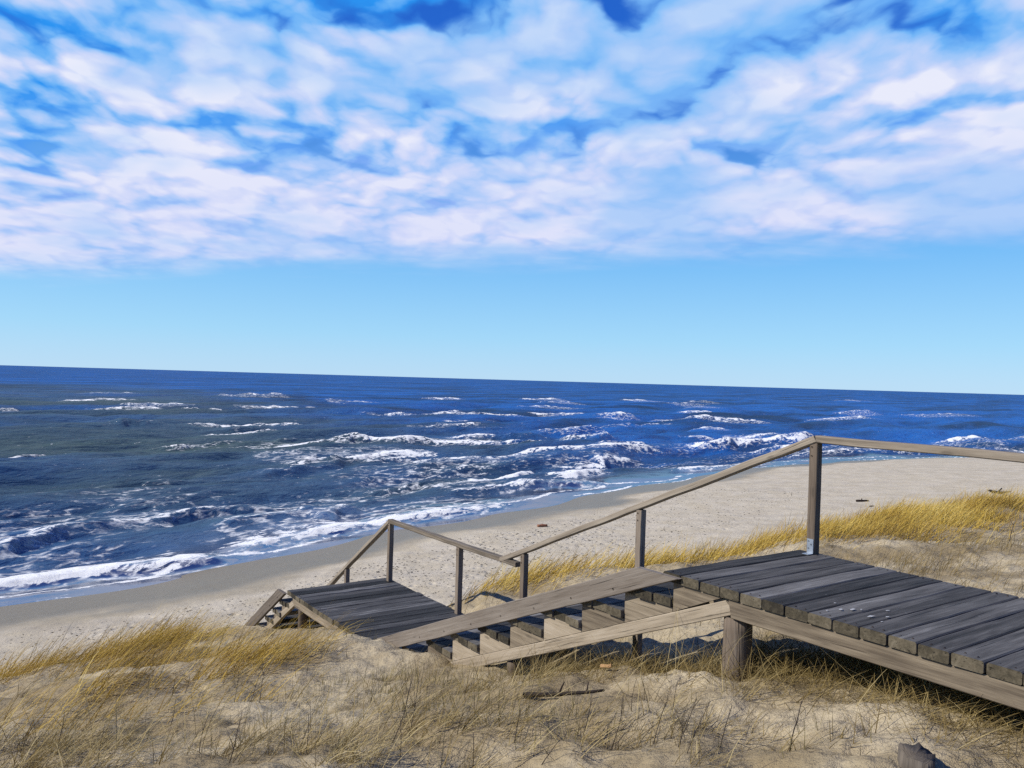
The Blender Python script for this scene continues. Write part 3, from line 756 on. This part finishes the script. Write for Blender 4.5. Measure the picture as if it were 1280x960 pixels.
# right ridge
def dr_(x, y):
    s, n = sn_of(x, y)
    a = band(x, y, -.8, 1.15, 13.6, 21, 1.2) + band(x, y, -.2, .75, 18, 34, 1.5) + .75 * band(x, y, -1.1, .7, 10.0, 14.4, .7) + .9 * band(x, y, .25, .5, 12.5, 16, 1)
    return np.clip(a, 0, 1) * (.3 + .7 * clump(x, y, .9, 57, .25, .5))
x, y = scatter(290000, 102, dr_, -2, 24, 11, 26); k = clear_of_timber(x, y); x, y = x[k], y[k]
r_ = np.random.default_rng(2)
gold.append(blades(x, y, r_.uniform(.30, .66, len(x)), r_.uniform(.007, .012, len(x)), .78, .50 + .36 * (vnoise(x * 1.1, y * 1.1, 5) - .5) * 2, .55, 202))
grass_obj('marram_grass', gold, M_GOLD, 'golden wind-bent marram grass along the dune crest')
dry = []
FG = [(-3.2, 5.5, 1.0, .5, .3, .9), (-2.3, 5.3, .8, .4, .2, .7), (-1.6, 5.2, .9, .4, 0, .75), (-.9, 5.3, .7, .45, 0, .85), (-.3, 4.9, .6, .5, 0, .9), (.3, 4.6, .6, .35, 0, .6), (.8, 4.9, .6, .3, -.3, .8),
      (1.2, 5.1, .6, .3, -.6, .8), (-1.9, 7.1, .8, .25, .3, .5), (-.5, 6.6, .9, .3, 0, .45), (.3, 6.2, .6, .35, 0, .5), (.9, 5.9, .5, .4, -.5, .8), (1.3, 4.4, .5, .25, 0, .45), (-2.9, 4.9, 1, .35, .2, .9), (-.6, 4.5, .9, .25, 0, .8)]
def df(x, y): return blob(x, y, FG) * (.10 + .90 * clump(x, y, 1.4, 61, .44, .62)) + .025
def tufts(nc, seed, dens, box, nb, spread, length, width, lean, tone, azs, droop=1., seg=5):
    cx, cy = scatter(nc, seed, dens, *box); k = clear_of_timber(cx, cy); cx, cy = cx[k], cy[k]
    r_ = np.random.default_rng(seed); m_ = r_.integers(nb[0], nb[1], len(cx)); sz = r_.uniform(.6, 1.15, len(cx)); tn = r_.normal(0, .16, len(cx))
    idx = np.repeat(np.arange(len(cx)), m_); ox = r_.normal(0, spread, len(idx)); oy = r_.normal(0, spread, len(idx))
    x = cx[idx] + ox; y = cy[idx] + oy; k = clear_of_timber(x, y); x, y, ox, oy, idx = x[k], y[k], ox[k], oy[k], idx[k]
    ln = r_.uniform(*length, len(x)) * sz[idx]
    az = WIND + np.arctan2(oy, ox + spread * .9) * .7
    return blades(x, y, ln, r_.uniform(*width, len(x)), lean, np.clip(tone + tn[idx], 0, 1), azs, seed + 100, seg, droop, az0=az)
BX = (-6, 3.4, 3.4, 9)
dry.append(tufts(2500, 103, df, BX, (10, 38), .055, (.10, .42), (.003, .0058), .85, .62, .6, 1.1))
dry.append(tufts(1000, 123, lambda x, y: df(x, y) * (.25 + .75 * (x < -.6)), BX, (8, 26), .06, (.32, .70), (.004, .007), .95, .75, .4, 1.2, 6))
dry.append(tufts(1300, 113, df, BX, (8, 20), .04, (.08, .26), (.002, .004), .6, .15, .9, .8))
# broken straw lying flat on the sand
x, y = scatter(60000, 133, lambda x, y: np.clip(df(x, y) * .55 + .05, 0, 1), *BX); k = clear_of_timber(x, y); x, y = x[k], y[k]; r_ = np.random.default_rng(33)
dry.append(blades(x, y, r_.uniform(.05, .20, len(x)), r_.uniform(.002, .004, len(x)), 1.42, r_.uniform(.0, .55, len(x)), 1.5, 233, seg=2, droop=.15))
# matted straw beside and below the deck beam
UD = [(2.1, 5.9, .9, .4, -.9, 1), (2.85, 5.0, .8, .35, -.9, 1), (2.0, 5.0, .6, .22, -.8, .55), (2.3, 6.3, .7, .5, -.9, 1), (2.45, 5.5, .6, .35, -.9, 1), (2.65, 5.0, .6, .3, -.9, 1), (2.75, 4.6, .5, .28, -.9, .9), (1.95, 5.4, .45, .25, -.8, .8), (1.75, 5.9, .4, .3, -.7, .9), (1.3, 6.5, .5, .3, -.7, .6), (.7, 7.1, .5, .25, -.9, .5), (2.5, 4.2, .4, .2, -.9, .4)]
def du(x, y): return blob(x, y, UD) * (.35 + .65 * clump(x, y, 2.0, 63, .3, .6))
x, y = scatter(150000, 104, du, -.5, 4.5, 3.6, 8); r_ = np.random.default_rng(4)
t_ = (x - P0[0]) * L[0] + (y - P0[1]) * L[1]; w_ = (x - P0[0]) * N[0] + (y - P0[1]) * N[1]
k = (w_ < .9) | (t_ < -.7); x, y = x[k], y[k]
dry.append(blades(x, y, r_.uniform(.15, .48, len(x)), r_.uniform(.0025, .005, len(x)), 1.05, .50 + .2 * (vnoise(x * 2, y * 2, 9) - .5) * 2, 1.4, 204, droop=.8))
# long loose stems arching by the log post
r_ = np.random.default_rng(8); x = np.concatenate([r_.normal(1.35, .25, 60), r_.normal(2.2, .25, 50), r_.normal(-.9, .5, 120), r_.normal(-2.6, .5, 90)]); y = np.concatenate([r_.normal(5.7, .2, 60), r_.normal(5.5, .2, 50), r_.normal(5.2, .3, 120), r_.normal(6.0, .5, 90)])
k = clear_of_timber(x, y); x, y = x[k], y[k]
dry.append(blades(x, y, r_.uniform(.4, .75, len(x)), r_.uniform(.003, .0045, len(x)), .7, .78, 1.0, 205, seg=6, droop=1.3))
# sparse wiry tufts on the sand to the right and beyond the rail
RS = [(5.6, 13.2, 1.2, .5, .5, .7), (6, 12.4, 1.2, .8, .3, .75), (7.2, 12.8, 1.6, .6, .4, .8), (5.6, 10.6, 1.4, .7, .4, .8), (7.2, 11.0, 1.5, .7, .4, .8), (5.4, 9.5, 1.2, .6, .5, .7), (6.6, 14.3, 1.0, .4, .4, .5), (8.8, 14.2, 1.2, .35, .3, .55), (2.2, 9.6, .6, .6, .4, .35), (.3, 13.2, 1.0, .5, .6, .35), (-.3, 12.7, .4, .5, .6, .3)]
def ds(x, y): return blob(x, y, RS) * (.12 + .88 * clump(x, y, 1.1, 65, .38, .6))
x, y = scatter(32000, 105, ds, -1.5, 12, 7.5, 17); k = clear_of_timber(x, y); x, y = x[k], y[k]; r_ = np.random.default_rng(5)
dry.append(blades(x, y, r_.uniform(.15, .42, len(x)), r_.uniform(.004, .007, len(x)), .6, .42, .6, 206))
grass_obj('dry_grass', dry, M_DRY, 'dry straw-coloured grass scattered over the foreground sand')
grn = []
GR = [(-1.1, 8.0, .8, .35, .4, .9), (-.5, 7.1, .9, .3, .1, .9), (-1.6, 7.7, .6, .3, .4, .6), (-.5, 5.6, .9, .3, 0, .6), (-1.4, 5.6, .8, .3, 0, .6), (.2, 6.8, .6, .25, 0, .6), (-2.2, 9.6, .5, .3, .4, .5), (-2.6, 10.4, .5, .2, .4, .4), (1.6, 4.4, .4, .2, 0, .35), (.9, 7.6, .6, .3, -.9, .6), (.2, 4.9, .5, .3, 0, .5)]
def dg(x, y): return blob(x, y, GR) * (.15 + .85 * clump(x, y, 3.2, 71, .4, .6))
x, y = scatter(36000, 106, dg, -4, 3, 4, 11.5); k = clear_of_timber(x, y); x, y = x[k], y[k]; r_ = np.random.default_rng(6)
grn.append(blades(x, y, r_.uniform(.06, .20, len(x)), r_.uniform(.0025, .0045, len(x)), .2, .5, 1.6, 207, droop=.4))
grass_obj('grass_sprouts', grn, M_GREEN, 'short greenish grass sprouts poking through the foreground sand')


# ------------------------------------------------------------------ loose things
def frame_free(mb, name, m_, org): return mb.build(name, m_, None, False, org)
def crooked(mb, p, d, ln, r0, r1, n=6, wob=.12, mi=0, nn=7):
    """a bent stick: chain of short tapered tubes sharing their rings"""
    p = Vector(p); d = Vector(d).normalized(); ring = []; verts = []; grain = []; q = p.copy(); s = ln / n
    for k in range(n + 1):
        u_ = d.orthogonal().normalized(); v_ = d.cross(u_); r = r0 + (r1 - r0) * k / n
        for i in range(nn):
            a = 2 * math.pi * i / nn; verts.append(q + (u_ * math.cos(a) + v_ * math.sin(a)) * r * random.uniform(.85, 1.15)); grain.append(Vector((k * s, a * r, 0)))
        ring.append(q.copy()); q = q + d * s
        d = (d + Vector((random.uniform(-1, 1), random.uniform(-1, 1), random.uniform(-.6, .6))) * wob).normalized()
    faces = [(k * nn + i, k * nn + (i + 1) % nn, (k + 1) * nn + (i + 1) % nn, (k + 1) * nn + i) for k in range(n) for i in range(nn)]
    faces += [tuple(reversed(range(nn))), tuple(n * nn + i for i in range(nn))]
    mb._add(verts, faces, [mi] * len(faces), grain, random.random(), True)
    return ring
def V3(x, y, dz=0): return Vector((x, y, gz(x, y) + dz))

random.seed(77)
# driftwood branch lying in the foreground grass
a = V3(.14, 5.62, .012); b_ = V3(.62, 5.46, .02)
mb = MB(); rg = crooked(mb, a, b_ - a, .58, .018, .009, 9, .055, 0, 8)
frame_free(mb, 'driftwood_branch', M_DRIFT, a)
o = bpy.data.objects['driftwood_branch']; tag(o, 'dark crooked driftwood branch lying on the sand below the stair flight', 'driftwood')
mb = MB(); crooked(mb, rg[4], (.3, .1, 1), .09, .008, .004, 3, .2); q = frame_free(mb, 'side_twig', M_DRIFT, rg[4]); q.parent = o; q.location = rg[4] - a
mb = MB(); crooked(mb, rg[7], (.4, .5, .9), .07, .007, .003, 3, .2); q = frame_free(mb, 'side_twig', M_DRIFT, rg[7]); q.parent = o; q.location = rg[7] - a
# pale chip
a = V3(.80, 6.36, .02); mb = MB(); mb.board(a - Vector((.045, -.02, -.01)), a + Vector((.03, -.03, .04)), -.018, .02, -.006, .006, (.1, .9, .3), (-.3, -.2, .93), seg=4, jit=.008)
tag(frame_free(mb, 'wood_chip', M_CHIP, a), 'small orange-brown wood chip on the sand under the stair stringer', 'wood chip')
# splintered stump, bottom right
a = V3(1.945, 3.86, -.155)
mb = MB(); mb.log(a - Vector((0, 0, .15)), a + Vector((.02, .01, .225)), .088, .084, 0, 8, 26, .09, .02)
o = frame_free(mb, 'wooden_stump', M_STUMP, a); tag(o, 'short splintered grey post stump half buried at the bottom right', 'stump')
mb = MB(); mb.log(a + Vector((-.15, .02, -.1)), a + Vector((-.13, .02, .15)), .03, .026, 0, 4, 12, .14, .02)
q = frame_free(mb, 'wooden_stump', M_STUMP, a + Vector((-.15, .02, -.1))); tag(q, 'low rotten stub of wood close against the taller grey stump', 'stump')
# drift logs on the beach
def drift(name, x, y, ang_, ln, r, m_, label, cat, n=5):
    d_ = Vector((math.cos(ang_), math.sin(ang_), .05)); p = V3(x, y, r * .7) - d_ * ln / 2
    mb = MB(); rg = crooked(mb, p, d_, ln, r, r * .75, n, .08, 0, 9); crooked(mb, rg[n // 2], (d_.x * .4, d_.y, .9), ln * .22, r * .5, r * .25, 3, .2)
    tag(frame_free(mb, name, m_, p), label, cat)
drift('drift_log', 17.82, 41.3, .05, .62, .07, M_DRIFT, 'short black drift log lying alone on the open beach sand', 'driftwood')
drift('drift_log', 1.44, 34.26, .35, .42, .07, M_RUST, 'reddish brown drift log near the water behind the descending handrail', 'driftwood')
drift('drift_stick', 17.4, 39.3, .3, .22, .03, M_DRIFT, 'tiny dark stick on the beach below the black drift log', 'driftwood', 3)
drift('drift_stick', 30.2, 46.5, -.1, .55, .03, M_DRIFT, 'thin dark stick on the far right of the beach', 'driftwood', 3)
drift('drift_stick', .3, 21.9, .4, .55, .016, M_DRIFT, 'thin dark stick on trampled sand under the crossing rails', 'driftwood', 4)
a = V3(26.6, 44.6); mb = MB(); rr = random.Random(3)
for k in range(9): crooked(mb, a + Vector((rr.uniform(-.25, .25), rr.uniform(-.1, .1), .05)), (rr.uniform(-1, 1), rr.uniform(-.4, .4), rr.uniform(-.1, .25)), rr.uniform(.2, .5), .05, .03, 4, .2)
tag(frame_free(mb, 'seaweed_clump', M_KELP_PRINT, a), 'black tangled clump of seaweed behind the grassy ridge at right', 'seaweed')
# dead stalks standing in the sand
def stalk(x, y, h, lean, br, label, group=None, r=.0035, m_=None):
    a = V3(x, y, -.03); mb = MB(); rr = random
    rg = crooked(mb, a, (lean[0], lean[1], 1), h, r, r * .45, 6, .10, 0, 5)
    for k in range(br):
        q = rg[rr.randint(2, 5)]; crooked(mb, q, (rr.uniform(-1, 1), rr.uniform(-.7, .7), rr.uniform(.4, 1.2)), h * rr.uniform(.2, .45), r * .6, r * .3, 3, .15, 0, 4)
    tag(frame_free(mb, 'dead_stalk', m_ or M_STALK, a), label, 'dead stalk', group)
stalk(1.50, 4.28, .30, (.25, .1), 2, 'dark forked dead stalk left of the splintered stump', r=.004)
stalk(1.17, 4.40, .26, (.2, .05), 1, 'single dark bare stalk between the log post and the stump in clean sand', r=.0035)
stalk(8.75, 14.3, .38, (.2, 0), 3, 'branched dark twig standing on the bare sand at far right', r=.008)
ST = [(.92, 4.35, .36), (.86, 4.55, .28), (.45, 4.75, .30), (.02, 4.7, .24), (-.15, 4.6, .26), (-.72, 5.0, .42), (-.55, 5.2, .36), (-.62, 4.6, .3), (-1.15, 5.0, .25), (-1.3, 5.5, .3), (-1.9, 5.2, .3), (-2.05, 7.0, .34), (-2.2, 7.1, .36),
      (-2.35, 7.15, .3), (-2.6, 6.3, .3), (-2.9, 5.4, .3), (-3.3, 5.6, .28), (-3.45, 8.2, .34), (-3.6, 8.3, .3), (-3.7, 8.35, .32), (-3.2, 7.4, .3), (-3.05, 7.5, .3), (-2.95, 7.6, .26), (-.3, 6.2, .22), (-.9, 6.2, .24), (.6, 4.5, .3), (.75, 5.0, .26), (1.05, 4.9, .24), (.25, 4.45, .26), (-1.55, 4.75, .3), (-2.4, 4.9, .34), (1.0, 4.25, .3)]
for (x_, y_, h_) in ST:
    stalk(x_ + random.uniform(-.05, .05), y_, h_ * random.uniform(.8, 1.15), (random.uniform(-.1, .5), random.uniform(-.2, .2)), random.randint(0, 3), 'thin dark dead stalk standing in the foreground dune grass', 'dead stalks in the dune grass', r=random.uniform(.0022, .0036))
# dark scraps for seaweed and for the shade inside footprints on the beach
r_ = np.random.default_rng(21); s_ = r_.uniform(3, 46, 7500); d_ = r_.uniform(4.6, 11.5, 7500); n_ = waterline(s_) - d_
x = SH[0] * s_ + SN[0] * n_; y = SH[1] * s_ + SN[1] * n_
k = (r_.uniform(0, 1, len(x)) < (.35 + .65 * clump(x, y, .9, 81, .35, .6)) * (1 - .75 * sstep(18, 34, s_))) & (n_ > crestline(s_) + 3.2); x, y = x[k], y[k]
z = ground(x, y); nn = len(x); vs = []; sz = r_.uniform(.012, .034, nn) * (1 + .4 * (y > 24)); az = r_.normal(.1, .5, nn)
Vv = np.zeros((nn, 5, 3))
for i, (du, dv, dh) in enumerate(((-1, -.35, .002), (1, -.3, .004), (.8, .4, .002), (-.9, .35, .003), (.05, 0, .45))):
    jx = du * sz * r_.uniform(.6, 1.3, nn); jy = dv * sz * r_.uniform(.5, 1.5, nn)
    Vv[:, i, 0] = x + jx * np.cos(az) - jy * np.sin(az); Vv[:, i, 1] = y + jx * np.sin(az) + jy * np.cos(az); Vv[:, i, 2] = z + dh * (sz if i == 4 else 1)
Ff = (np.arange(nn)[:, None, None] * 5 + np.array([[0, 1, 4], [1, 2, 4], [2, 3, 4], [3, 0, 4]])[None]).reshape(-1)
me = mesh_np('seaweed_print_shade', Vv.reshape(-1, 3), Ff, np.full(nn * 4, 3), False); me.materials.append(M_KELP_PRINT)
o = bpy.data.objects.new('seaweed_print_shade', me); COL.objects.link(o); tag(o, 'dark scraps for seaweed and footprint shade over the trampled beach', None, None, 'stuff')


# ------------------------------------------------------------------ sky, sun, camera
w = bpy.data.worlds.new('World'); sc.world = w; w.use_nodes = True
t = NT(w.node_tree); bg = t.n['Background']
sky = t.new('ShaderNodeTexSky', sky_type='NISHITA'); sky.sun_disc = False
sky.sun_elevation = SUN_EL; sky.sun_rotation = math.atan2(SUN_AZ[0], SUN_AZ[1]); sky.altitude = 0; sky.air_density = 1.0; sky.dust_density = .3; sky.ozone_density = 3
tc = t.new('ShaderNodeTexCoord'); D = t.vmath('NORMALIZE', tc.outputs['Generated'])
sp = t.new('ShaderNodeSeparateXYZ'); t.link(D, sp.inputs[0])
dz = t.math('MAXIMUM', sp.outputs['Z'], .035)
dz2 = t.math('ADD', t.math('MAXIMUM', sp.outputs['Z'], 0), .16)
cx = t.new('ShaderNodeCombineXYZ'); t.link(t.math('DIVIDE', sp.outputs['X'], dz2), cx.inputs[0]); t.link(t.math('DIVIDE', sp.outputs['Y'], dz2), cx.inputs[1])
C = cx.outputs[0]
grad = t.ramp(sp.outputs['Z'], [(0, (.47, .73, .97)), (.05, (.34, .68, .98)), (.16, (.15, .49, .95)), (.34, (.002, .125, .68)), (.8, (.002, .05, .34))])
base = t.mix(.85, sky.outputs[0], t.mix(1.0, grad, (10, 10, 10), 'MULTIPLY'))
CLOC = (12.7, 28.4, 0)
def dens(off):
    v = t.mapping(C, (1.32, 1.08, 1), loc=(CLOC[0] + off[0], CLOC[1] + off[1], 0))
    def warp(src, scale, amt):
        w_ = t.new('ShaderNodeTexNoise'); t.setin(w_, 'Vector', v); w_.inputs['Scale'].default_value = scale; w_.inputs['Detail'].default_value = 3
        return t.vmath('ADD', src, t.mapping(w_.outputs['Color'], (amt, amt, 0)))
    v2 = warp(warp(v, 1.8, .34), 8, .11)
    def puff(scale, sm):
        vo = t.new('ShaderNodeTexVoronoi'); vo.feature = 'SMOOTH_F1' if sm > 0 else 'F1'; t.setin(vo, 'Vector', v2); vo.inputs['Scale'].default_value = scale
        if sm > 0: vo.inputs['Smoothness'].default_value = sm
        return vo.outputs['Distance']
    p = t.math('ADD', t.math('MULTIPLY', puff(3.5, .30), .64), t.math('ADD', t.math('MULTIPLY', puff(7.4, .22), .32), t.math('MULTIPLY', puff(16, 0), .12)))
    a = t.noise(v2, 9, 5, .6)
    b_ = t.noise(v, 1.25, 3, .5)
    d_ = t.math('ADD', t.math('MULTIPLY', b_, .75), t.math('MULTIPLY', a, .16))
    return t.math('SUBTRACT', t.math('ADD', d_, .45), p)
d0 = dens((0, 0)); d1 = dens((-.02, -.08))
sc2 = t.new('ShaderNodeSeparateXYZ'); t.link(C, sc2.inputs[0])
lim = t.math('ADD', sc2.outputs['Y'], t.math('MULTIPLY', sc2.outputs['X'], t.math('MULTIPLY_ADD', sc2.outputs['X'], .11, .2)))
lim = t.math('ADD', lim, t.math('MULTIPLY', t.math('SUBTRACT', t.noise(t.mapping(C, (.35, 1, 1)), 2.0, 5, .6), .5), .8))
edge = t.math('MULTIPLY', t.maprange(lim, 2.95, 3.50, 1, 0), t.maprange(sc2.outputs['Y'], .5, 1.2, 0, 1))
dd = t.math('ADD', d0, t.math('SUBTRACT', t.math('MULTIPLY', t.maprange(lim, 1.7, 2.8), .12), t.math('MULTIPLY', t.maprange(lim, 1.5, 2.1, 1, 0), .05)))
cov = t.math('MULTIPLY', t.maprange(dd, .0, .16), edge)
ccol = t.ramp(t.math('ADD', dd, t.math('MULTIPLY', t.math('SUBTRACT', d0, d1), .7)), [(.02, (.025, .29, .86)), (.15, (.15, .44, .90)), (.29, (.37, .57, .92)), (.44, (.58, .66, .92)), (.64, (.80, .82, .94))])
ccol = t.mix(t.math('MULTIPLY', t.maprange(lim, 1.7, 2.9), .5), ccol, (.62, .66, .92))
ccol = t.mix(t.math('MULTIPLY', t.maprange(t.math('ADD', t.noise(t.mapping(C, (1, 1, 1), loc=(3.3, 1.9, 0)), 1.5, 4, .55), t.math('MULTIPLY', sc2.outputs['X'], .05)), .42, .66), .62), ccol, (.24, .51, .91))
out = t.mix(cov, base, t.mix(1.0, ccol, (10, 10, 10), 'MULTIPLY'))
t.link(out, bg.inputs['Color']); bg.inputs['Strength'].default_value = .10

sd = bpy.data.lights.new('sun', 'SUN'); sd.energy = 5.0; sd.angle = R(.5); sd.color = (1, .95, .86)
so = bpy.data.objects.new('sun', sd); COL.objects.link(so)
hv = Vector((SUN_AZ[0], SUN_AZ[1], 0)).normalized()
dirv = Vector((hv.x * math.cos(SUN_EL), hv.y * math.cos(SUN_EL), math.sin(SUN_EL)))
so.rotation_euler = dirv.to_track_quat('Z', 'Y').to_euler(); so.location = dirv * 50

cd = bpy.data.cameras.new('camera'); co = bpy.data.objects.new('camera', cd); COL.objects.link(co); sc.camera = co
roll, pitch = .029, -.005
fw = Vector((0, math.cos(pitch), math.sin(pitch))); r_ = Vector((1, 0, 0)); u_ = Vector((0, -math.sin(pitch), math.cos(pitch)))
Rv = r_ * math.cos(roll) + u_ * math.sin(roll); Uv = -r_ * math.sin(roll) + u_ * math.cos(roll)
co.matrix_world = Matrix(((Rv.x, Uv.x, -fw.x, 0), (Rv.y, Uv.y, -fw.y, 0), (Rv.z, Uv.z, -fw.z, 1.4), (0, 0, 0, 1)))
cd.sensor_width = 36; cd.lens = 1025 / 1280 * 36; cd.clip_start = .05; cd.clip_end = 120000
vs = sc.view_settings; vs.view_transform = 'Standard'; vs.look = 'None'; vs.exposure = 0.05; vs.gamma = 1; vs.use_curve_mapping = False
w.cycles.sampling_method = 'MANUAL'; w.cycles.sample_map_resolution = 512
sc.cycles.sample_clamp_direct = 8; sc.cycles.sample_clamp_indirect = 3
sc.cycles.max_bounces = 6; sc.cycles.use_denoising = False
